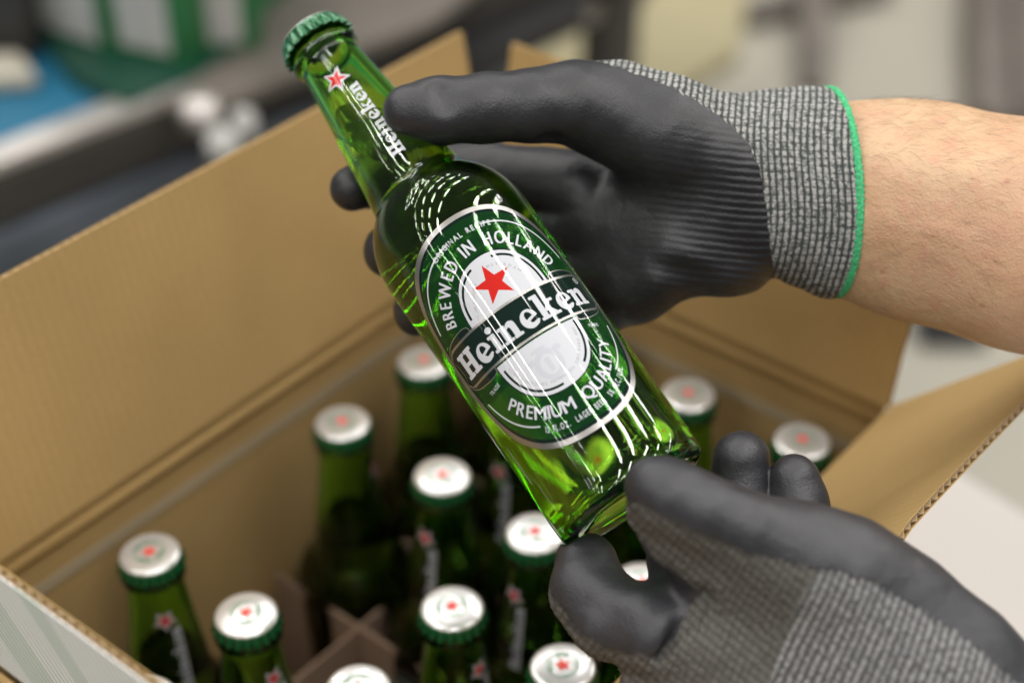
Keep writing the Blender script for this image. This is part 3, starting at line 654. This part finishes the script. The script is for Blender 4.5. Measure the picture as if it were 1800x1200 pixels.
def upper_cuff(X, Y, Z):
    c = chain(X, Y, Z, [(1290, 330, .652, 142), (1340, 330, .653, 160), (1400, 330, .653, 168), (1450, 336, .652, 174), (1545, 347, .650, 190)], .006, .74)
    return c
def upper(X, Y, Z):
    ch = lambda pts, k=.004, sz=1.: chain(X, Y, Z, pts, k, sz)
    thumb = ch([(720, 195, .629, 47), (770, 196, .6285, 55), (850, 191, .630, 56), (935, 186, .632, 60), (1010, 182, .636, 70), (1085, 200, .642, 84)], .006)
    index = ch([(620, 330, .664, 40), (660, 318, .676, 46), (740, 300, .688, 52), (850, 305, .688, 56), (1010, 330, .674, 66)])
    middle = ch([(686, 441, .668, 48), (740, 430, .684, 52), (860, 405, .694, 55), (1040, 400, .674, 64)])
    ring = ch([(737, 545, .664, 46), (800, 532, .682, 50), (900, 510, .690, 52), (1070, 470, .672, 62)])
    pinky = ch([(900, 620, .668, 38), (950, 600, .682, 44), (1020, 560, .684, 50), (1090, 520, .672, 52)])
    fing = smin(smin(smin(index, middle, .0012), ring, .0012), pinky, .0012)
    palm = ch([(1070, 390, .670, 76), (1200, 370, .660, 92), (1330, 335, .655, 120)], .008)
    heel = ch([(1118, 506, .662, 62), (1210, 448, .652, 76), (1330, 405, .652, 88)], .008)
    palm = smin(palm, heel, .012)
    palm = smin(palm, ch([(1110, 470, .668, 62), (1180, 300, .660, 84)]), .012)
    thenar = ch([(1085, 200, .642, 86), (1170, 232, .640, 92), (1290, 285, .645, 112)], .008)
    palm = smin(palm, thenar, .010)
    body = smin(smin(palm, fing, .006), thumb, .007)
    # creases at the web of the thumb and in the hollow of the palm
    for a, b, r in (((968, 256, .628), (1070, 292, .620), 10), ((990, 286, .634), (1060, 350, .630), 13), ((1012, 262, .622), (1110, 262, .616), 6), ((772, 158, .617), (782, 186, .614), 4), ((1150, 470, .636), (1290, 500, .632), 7)):
        cr = capsule(X, Y, Z, Q(*a), Q(*b), r/F*a[2], r*.5/F*a[2]); body = smax(body, -cr, .007)
    cf = upper_cuff(X, Y, Z)
    body = smin(body, cf, .009)
    # slack wrinkles of the coated edge and the cuff
    xx = X/Z*F+900; yy = 600-Y/Z*F
    wr = np.exp(-((yy-515)/46)**2)*(.0026*np.sin((xx-1085)/27.)*np.clip((xx-1080)/90, 0, 1)*np.clip((1480-xx)/60, 0, 1))
    body = body - wr + .0052*np.exp(-((xx-1360)/15)**2)*np.exp(-((yy-530)/50)**2)
    body = body + .00045*np.sin(xx/14.+yy/40.)*np.clip((xx-1370)/40, 0, 1)*.5
    body = body + .00040*np.sin(X*170+Y*60)*np.sin(Y*190+Z*80+1.)*np.sin(Z*160+X*90+2.)+.00008*np.sin(X*420+2*np.sin(Y*200))*np.sin(Y*390+Z*300)
    return smax(body, cutp(X, Y, Z), .0015)
def cutp(X, Y, Z):           # plane that ends the cuff, tipped so the near side reaches further
    return ((X - Q(1462, 0, .652)[0]) + .16*(Z-.648) + .03*(Y-.055))
V, Fc = nets(upper, (Q(560, 0, .66)[0], -.014, .600), (Q(1530, 0, .66)[0], .121, .716), .00105)
px = topx(V)
coatp = [(500, 0), (1000, 60), (1030, 103), (1091, 119), (1153, 141), (1205, 168), (1256, 198), (1290, 225), (1318, 258), (1333, 292), (1343, 330), (1352, 400), (1359, 471), (1364, 520), (1368, 560), (1368, 700), (500, 700)]
ca = polysd(px, coatp)
s_, u_, n_ = wrist_frame(V, Q(1340, 332, .653), Q(1480, 338, .651)); th = np.arctan2(n_/.74, u_)
kt = th*39
blend = np.clip((px[:, 0]-1180)/200, 0, 1); kt = kt*blend + (u_*1000+39*math.pi/2*0)*(1-blend)
kt = np.where(px[:, 0] < 1400, -u_*1000 - 2.2*np.sin((px[:, 0]-1180)/95.), -u_*1000 - 2.2*math.sin(220/95.)) 
ks = s_ + np.where(ca < 0, 1.5*np.sin(u_*90), 0)
ridge = .48*np.clip((px[:, 0]-1110)/190, 0, 1)*np.clip((px[:, 1]-190)/120, 0, 1)
hand1 = empty('gloved_hand', P(1300, 340, .655), label='upper hand in black coated knit glove with green hem, thumb on the bottle neck', cat='hand', group='gloved hands holding the bottle')
def reparent(o, r):
    o.parent = r; o.matrix_parent_inverse = Matrix.Translation(-r.location)
o = field_obj('glove', V, Fc, [M_gloveU], None, dict(coat=ca, ks=ks, kt=kt, ridge=ridge, cuff=np.ones(len(V))), fuzz=.00012); reparent(o, hand1)
def hemf(X, Y, Z):
    pd = cutp(X, Y, Z)-.0002; sc = upper_cuff(X, Y, Z)+.0004; xx = X*900
    return np.sqrt((pd*.62)**2+sc**2) - .00098 - .00018*np.sin(Y*2600)*np.sin(Z*1900+X*1500)
V, Fc = nets(hemf, (Q(1430, 0, .66)[0], .012, .600), (Q(1530, 0, .66)[0], .118, .712), .0006)
o = field_obj('green_hem', V, Fc, [M_hem], None); reparent(o, hand1)
def arm(X, Y, Z):
    a = chain(X, Y, Z, [(1400, 338, .656, 125), (1485, 346, .656, 152), (1560, 358, .652, 172), (1640, 376, .648, 184), (1800, 413, .638, 194), (2050, 470, .628, 215)], .01, .76)
    t_ = chain(X, Y, Z, [(1500, 380, .634, 20), (1660, 404, .622, 22)], .01); a = smin(a, t_, .016)
    t_ = chain(X, Y, Z, [(1500, 312, .634, 18), (1700, 324, .618, 18)], .01); a = smin(a, t_, .016)
    return a
V, Fc = nets(arm, (Q(1400, 0, .65)[0], -.045, .570), (Q(2030, 0, .64)[0], .110, .715), .0016)
o = field_obj('forearm', V, Fc, [M_skin], None); reparent(o, hand1)
# fine hairs on the forearm
hp = topx(V); me = o.data; nrm = np.empty(len(V)*3, np.float32); me.vertices.foreach_get('normal', nrm); nrm = nrm.reshape(-1, 3); Wd = toworld(V)
cand = np.where((hp[:, 0] > 1505) & (hp[:, 0] < 1960))[0]
wt = np.clip(1.25-(hp[cand, 1]-190)/330, .10, 1)*((nrm[cand]@fwd) < .35); sel = rng.choice(cand, 1050, p=wt/wt.sum(), replace=False)
HV, HF = [], []
for i in sel:
    p = Wd[i].astype(float); n = nrm[i].astype(float); tdir = rt*1. + upv*rng.normal(-.35, .45) + fwd*rng.normal(0, .2); tdir -= (tdir@n)*n; tdir /= np.linalg.norm(tdir)
    if rng.random() < .25: tdir = -tdir
    L = rng.uniform(.004, .011); cv = np.cross(n, tdir)*rng.normal(0, .35); lift = rng.uniform(.15, .5); w = .00003
    pts = [p + tdir*L*q + cv*L*q*q + n*L*lift*q*(1-.6*q) for q in (0, .33, .66, 1.)]
    b = len(HV); sd = np.cross(tdir, n)
    for q, pt in enumerate(pts):
        ww = w*(1-.2*q); HV += [pt+sd*ww, pt-sd*ww*.5+n*ww*.87, pt-sd*ww*.5-n*ww*.87]
    for q in range(3):
        for r_ in range(3): HF.append((b+q*3+r_, b+q*3+(r_+1) % 3, b+q*3+3+(r_+1) % 3, b+q*3+3+r_))
o = mesh_obj('arm_hair', HV, HF, mat('dark_hair', (.10, .055, .03), .6), None, kind='stuff'); reparent(o, hand1)

# ------------------------------------------------------------------ lower hand
def lower(X, Y, Z):
    ch = lambda pts, k=.004, sz=1.: chain(X, Y, Z, pts, k, sz)
    thumb = ch([(1150, 853, .547, 50), (1180, 872, .546, 57), (1250, 905, .545, 56), (1320, 936, .546, 63), (1400, 975, .549, 80), (1480, 1013, .550, 92)], .008)
    under = ch([(1146, 900, .560, 44), (1200, 945, .562, 58), (1290, 1000, .562, 78), (1400, 1050, .566, 100)], .008)
    index = ch([(1030, 990, .594, 56), (1034, 1040, .588, 61), (1075, 1085, .580, 68), (1150, 1108, .572, 74), (1260, 1130, .568, 90)], .006)
    mid = ch([(1302, 806, .612, 50), (1302, 860, .614, 51), (1300, 935, .608, 56), (1260, 1010, .598, 64), (1250, 1080, .588, 80)], .006)
    rin = ch([(1397, 842, .606, 44), (1405, 890, .606, 47), (1412, 960, .600, 54), (1400, 1050, .588, 70)], .006)
    inner = ch([(1188, 985, .592, 52), (1215, 1060, .582, 66), (1290, 1110, .575, 90)], .008)
    palm = ch([(1290, 1090, .570, 92), (1400, 1080, .563, 112), (1520, 1120, .556, 135)], .012, .7)
    back = ch([(1180, 1240, .576, 100), (1330, 1200, .566, 130), (1480, 1240, .560, 165)], .012, .6)
    edge = ch([(1400, 978, .550, 86), (1480, 1013, .550, 93), (1570, 1075, .550, 98), (1680, 1168, .548, 94), (1800, 1300, .546, 100)], .012, .8)
    cuff = ch([(1500, 1150, .556, 132), (1620, 1250, .552, 150), (1760, 1380, .550, 165), (1900, 1520, .548, 180)], .016, .62)
    fing = smin(mid, rin, .0012)
    body = smin(smin(palm, back, .014), smin(edge, cuff, .020), .012)
    body = smin(body, inner, .008); body = smin(body, fing, .006); body = smin(body, index, .006); body = smin(body, smin(thumb, under, .010), .008)
    cr = capsule(X, Y, Z, Q(1160, 1150, .560), Q(1240, 1045, .553), 6/F*.55, 12/F*.54); body = smax(body, -cr, .006)
    body = body + .00040*np.sin(X*170+Y*60)*np.sin(Y*190+Z*80+1.)*np.sin(Z*160+X*90+2.)+.00008*np.sin(X*420+2*np.sin(Y*200))*np.sin(Y*390+Z*300)
    # keep clear of the bottle's base
    b = Q(1118, 880, .597); ax = Q(546, 60, .66063243)-b; ax /= np.linalg.norm(ax)
    h = (X-b[0])*ax[0]+(Y-b[1])*ax[1]+(Z-b[2])*ax[2]; r = np.sqrt(np.maximum((X-b[0])**2+(Y-b[1])**2+(Z-b[2])**2-h*h, 0))
    cyl = np.maximum(r-.0308, -h-.0002); body = smax(body, -cyl, .0008)
    xx = X/Z*F+900; yy = 600-Y/Z*F
    body = body + .0004*np.sin(xx/23.+np.sin(yy/31.))*np.exp(-((yy-1090)/80)**2)*(xx < 1250)
    return body
V, Fc = nets(lower, (Q(950, 0, .6)[0], -.155, .425), (Q(1900, 0, .56)[0], -.026, .648), .00125)
px = topx(V)
p1 = [(1060, 700), (1088, 880), (1098, 886), (1125, 884), (1160, 908), (1220, 938), (1300, 968), (1380, 986), (1440, 1001), (1500, 1008), (1560, 1040), (1640, 1085), (1710, 1132), (1760, 1180), (1800, 1215), (1900, 1320), (2100, 1200), (2100, 600), (1060, 600)]
p2 = [(920, 900), (960, 1030), (985, 1072), (1008, 1106), (1045, 1132), (1080, 1146), (1115, 1152), (1155, 1152), (1185, 1122), (1212, 1066), (1236, 1040), (1190, 1004), (1150, 978), (1132, 950), (1100, 940)]
ca = np.maximum(polysd(px, p1), polysd(px, p2))
cuffp = [(1440, 1001), (1405, 1060), (1380, 1120), (1362, 1170), (1350, 1210), (1330, 1400), (2200, 1500), (2200, 900), (1500, 980)]
cfd = np.clip(polysd(px, cuffp)/5+.5, 0, 1)
s_, u_, n_ = wrist_frame(V, Q(1400, 1110, .565), Q(1700, 1290, .565)); 
ks = s_*1.0 + u_*1000*.18; kt = u_*1000 + s_*.15
far = (V[:, 2] > .600) ; 
o_ = dict(coat=ca, ks=ks, kt=kt, ridge=np.zeros(len(V)), cuff=cfd)
hand2 = empty('gloved_hand', P(1450, 1100, .53), label='lower hand in black coated grey knit glove, cupping the base of the tilted bottle', cat='hand', group='gloved hands holding the bottle')
o = field_obj('glove', V, Fc, [M_gloveL], None, o_, fuzz=.00022); reparent(o, hand2)

# ------------------------------------------------------------------ surroundings: packing table, floor, conveyor, cartons
def simple(name, col, rough=.6, metal=0., sc=8, var=.12):
    m = mat(name, col, rough, metal); t = NT(m); n = t.noise(t.coord(), sc, 4)
    t.set(t.b.inputs['Base Color'], t.mix(t.mapr(n, .3, .7), tuple(c*(1-var) for c in col), tuple(min(1, c*(1+var)) for c in col))); return m
M_table = simple('white_laminate', (.44, .41, .385), .4, sc=5, var=.03)
M_floor = simple('pale_concrete_floor', (.36, .34, .285), .35, sc=1.2, var=.05)
M_steel = simple('brushed_steel', (.60, .57, .54), .35, .75, 20, .1)
M_darkm = simple('dark_painted_metal', (.035, .032, .028), .5)
M_blackr = simple('black_rubber', (.012, .012, .013), .6)
M_blue = simple('blue_belt', (.012, .12, .21), .5, 0, 10, .1)
M_bgreen = simple('green_carton_print', (.012, .12, .035), .45, sc=14, var=.35)
M_dgreen = simple('dark_green_carton_print', (.005, .045, .027), .45)
M_bwhite = simple('white_carton_print', (.42, .42, .40), .5, sc=20, var=.1)
M_olive = simple('olive_beige_panel', (.36, .32, .19), .6, sc=3, var=.1)
M_brown = simple('brown_grey_metal', (.115, .10, .085), .5, sc=6, var=.3)
M_cream = simple('cream_plastic', (.42, .39, .32), .4)
M_slate = simple('slate_blue_metal', (.115, .135, .165), .35, .3, 12, .4)
floor = slab_obj('floor', (-8, -4, -.79), (16, 0, 0), (0, 14, 0), (0, 0, .04), M_floor, bevel=0, kind='structure')
# table on which the box stands; its far edge runs past the right flap
te = onz(1690, 832, 0); te2 = onz(1805, 902, 0); ed = (te2-te)/np.linalg.norm(te2-te); nd = np.array([-ed[1], ed[0], 0]); nd = nd if nd[1] > 0 else -nd
tb = empty('packing_table', te - ed*.6 - nd*.7 + np.array([0, 0, -.03]), label='pale laminate packing table under the cardboard box', cat='table')
slab_obj('tabletop', (0, 0, 0), ed*1.7, nd*.7, (0, 0, .03), M_table, tb, bevel=.002)
for a in (.05, 1.6):
    for b in (.04, .62): slab_obj('leg', ed*a+nd*b+np.array([0, 0, -.72]), ed*.05, nd*.05, (0, 0, .72), M_steel, tb)
# conveyor
cd = np.array([math.sin(R(47)), math.cos(R(47)), 0]); cn = np.array([-cd[1], cd[0], 0])      # along, and away to the left
ra = onz(0, 305, 0)
cv = empty('conveyor', ra, label='blurred steel conveyor with a bright blue belt behind the tall flap', cat='conveyor')
slab_obj('side_rail', -cd*1.0, cd*3.4, cn*.032, (0, 0, .012), M_steel, cv, .003)
slab_obj('belt', -cd*1.0+cn*.033+np.array([0, 0, -.012]), cd*2.2, cn*.62, (0, 0, .012), M_blue, cv)
slab_obj('frame', -cd*1.0-cn*.004+np.array([0, 0, -.050]), cd*3.4, cn*.03, (0, 0, .048), M_darkm, cv, .003)
slab_obj('lower_frame', -cd*1.0-cn*.012+np.array([0, 0, -.13]), cd*1.62, cn*.03, (0, 0, .075), M_slate, cv, .003)
slab_obj('roller_guard', -cd*1.0-cn*.10+np.array([0, 0, -.20]), cd*1.62, cn*.09, (0, 0, .06), M_blackr, cv, .003)
def plate(name, pts, z, th, m, parent=None, **k):
    bm = bmesh.new(); o = np.array(parent.location) if parent else 0
    lo = [bm.verts.new(tuple(onz(x, y, z)-o-(0, 0, th))) for x, y in pts]; hi = [bm.verts.new(tuple(onz(x, y, z)-o)) for x, y in pts]; n = len(pts)
    bm.faces.new(lo[::-1]); bm.faces.new(hi)
    for q in range(n): bm.faces.new((lo[q], lo[(q+1) % n], hi[(q+1) % n], hi[q]))
    bmesh.ops.recalc_face_normals(bm, faces=bm.faces); bmesh.ops.bevel(bm, geom=list(bm.edges), offset=.002, segments=2, affect='EDGES')
    return bm_obj(name, bm, m, parent, **k)
plate('cover_plate', [(285, 176), (330, 205), (760, 35), (900, -70), (520, -70), (430, 75)], .014, .012, M_brown, cv)
for i_, (x_, y_, r_) in enumerate(((352, 198, .020), (392, 258, .017), (430, 222, .013))):
    bm = bmesh.new(); bmesh.ops.create_cone(bm, cap_ends=True, segments=28, radius1=r_, radius2=r_*.8, depth=.03)
    bmesh.ops.bevel(bm, geom=list(bm.edges), offset=.003, segments=2, affect='EDGES')
    o = bm_obj('roller_cap', bm, M_bwhite if i_ else M_steel, cv, True); o.location = onz(x_, y_, .02)-ra
for k in range(3): slab_obj('leg', cd*(-.8+k*.8)+cn*.02+np.array([0, 0, -.75]), cd*.05, cn*.05, (0, 0, .70), M_darkm, cv)
# packs on the belt: green cartons with white panels
def carton(px_, py_, w, d, h, rot, lab, panels, m=None):
    p = onz(px_, py_, .001); o = empty('beer_carton', p, label=lab, cat='carton', group='green printed cartons on the conveyor'); o.rotation_euler = (0, 0, rot)
    slab_obj('carton_body', (-w/2, 0, 0), (w, 0, 0), (0, d, 0), (0, 0, h), m or M_bgreen, o, .004)
    for x0, x1, z0, z1 in panels: slab_obj('printed_panel', (x0, -.0015, z0), (x1-x0, 0, 0), (0, .0025, 0), (0, 0, z1-z0), M_bwhite, o, 0)
carton(118, 88, .13, .3, .24, R(-34), 'blurred green carton with a grey white panel, furthest left on the conveyor', [(-.052, .050, .020, .20)], M_bgreen)
carton(268, 130, .085, .25, .22, R(-24), 'blurred green carton with white panel in the middle of the conveyor row', [(-.032, .026, .026, .20)])
carton(385, 112, .085, .25, .22, R(6), 'blurred green carton with pale panel nearest the held bottle cap', [(-.016, .026, .022, .19)])
plate('dark_tray', [(60, 40), (120, 125), (222, 180), (345, 130), (420, 90), (240, 40)], .016, .02, M_dgreen, None, label='dark green low tray on the blue belt in front of the cartons', cat='tray')
slab_obj('cream_tub', onz(-50, 172, 0), (.065, .01, 0), (-.03, .05, 0), (0, 0, .022), M_cream, None, .01, label='blurred cream tub at the left frame edge beyond the blue belt', cat='tub')
slab_obj('dark_motor_housing', onz(-200, 112, 0), (.148, 0, 0), (0, .15, 0), (0, 0, .12), M_darkm, None, .01, label='dark housing in the upper left corner behind the cream tub', cat='motor housing')
# beyond: grey panel, black bar, olive panel, stands on the pale floor
plate('grey_bench', [(560, 10), (760, -80), (1240, -160), (1130, -25), (820, 75), (700, 110)], -.10, .03, simple('warm_grey_sheet', (.26, .235, .20), .5, sc=5, var=.25), None, label='wide grey brown bench top behind the neck of the held bottle', cat='bench')
plate('black_bar', [(770, 110), (830, 105), (1030, 10), (1030, -30), (960, -30), (800, 60)], -.05, .03, M_blackr, None, label='black bar running diagonally behind the gap between the two tall flaps', cat='bar')
plate('olive_board', [(905, 78), (1118, -4), (1180, -60), (1320, -60), (1300, 90), (1180, 160), (1000, 160)], -.5, .03, M_olive, None, label='olive beige board beyond the upper glove', cat='board')
st = empty('floor_stand', onz(1430, 150, -.75), label='dark brown stand with two blurred legs on the pale floor at the top right', cat='stand')
def bar(a, b, w, m, par, name='leg'):
    a, b = np.asarray(a, float)-np.array(par.location), np.asarray(b, float)-np.array(par.location); d = b-a; L = np.linalg.norm(d); d /= L; u = np.cross(d, fwd); u /= np.linalg.norm(u); v_ = np.cross(d, u)
    slab_obj(name, a-u*w/2-v_*w/2, d*L, u*w, v_*w, m, par, w*.12)
bar(onz(1425, 170, -.75), onz(1425, -60, -.75)+np.array([0, 0, .1]), .055, M_brown, st)
bar(onz(1270, 30, -.72), onz(1560, -25, -.72), .045, M_brown, st, 'cross_beam')
bar(onz(1740, 240, -.75), onz(1745, -60, -.70), .10, M_brown, st)
bar(onz(1830, 240, -.75), onz(1800, -60, -.70), .12, M_brown, st)
slab_obj('black_block', onz(1618, 612, -.749), (.10, 0, 0), (0, .07, 0), (0, 0, .03), M_blackr, None, .006, label='small black block on the pale floor below the forearm', cat='foot')  # low black block lying on the floor
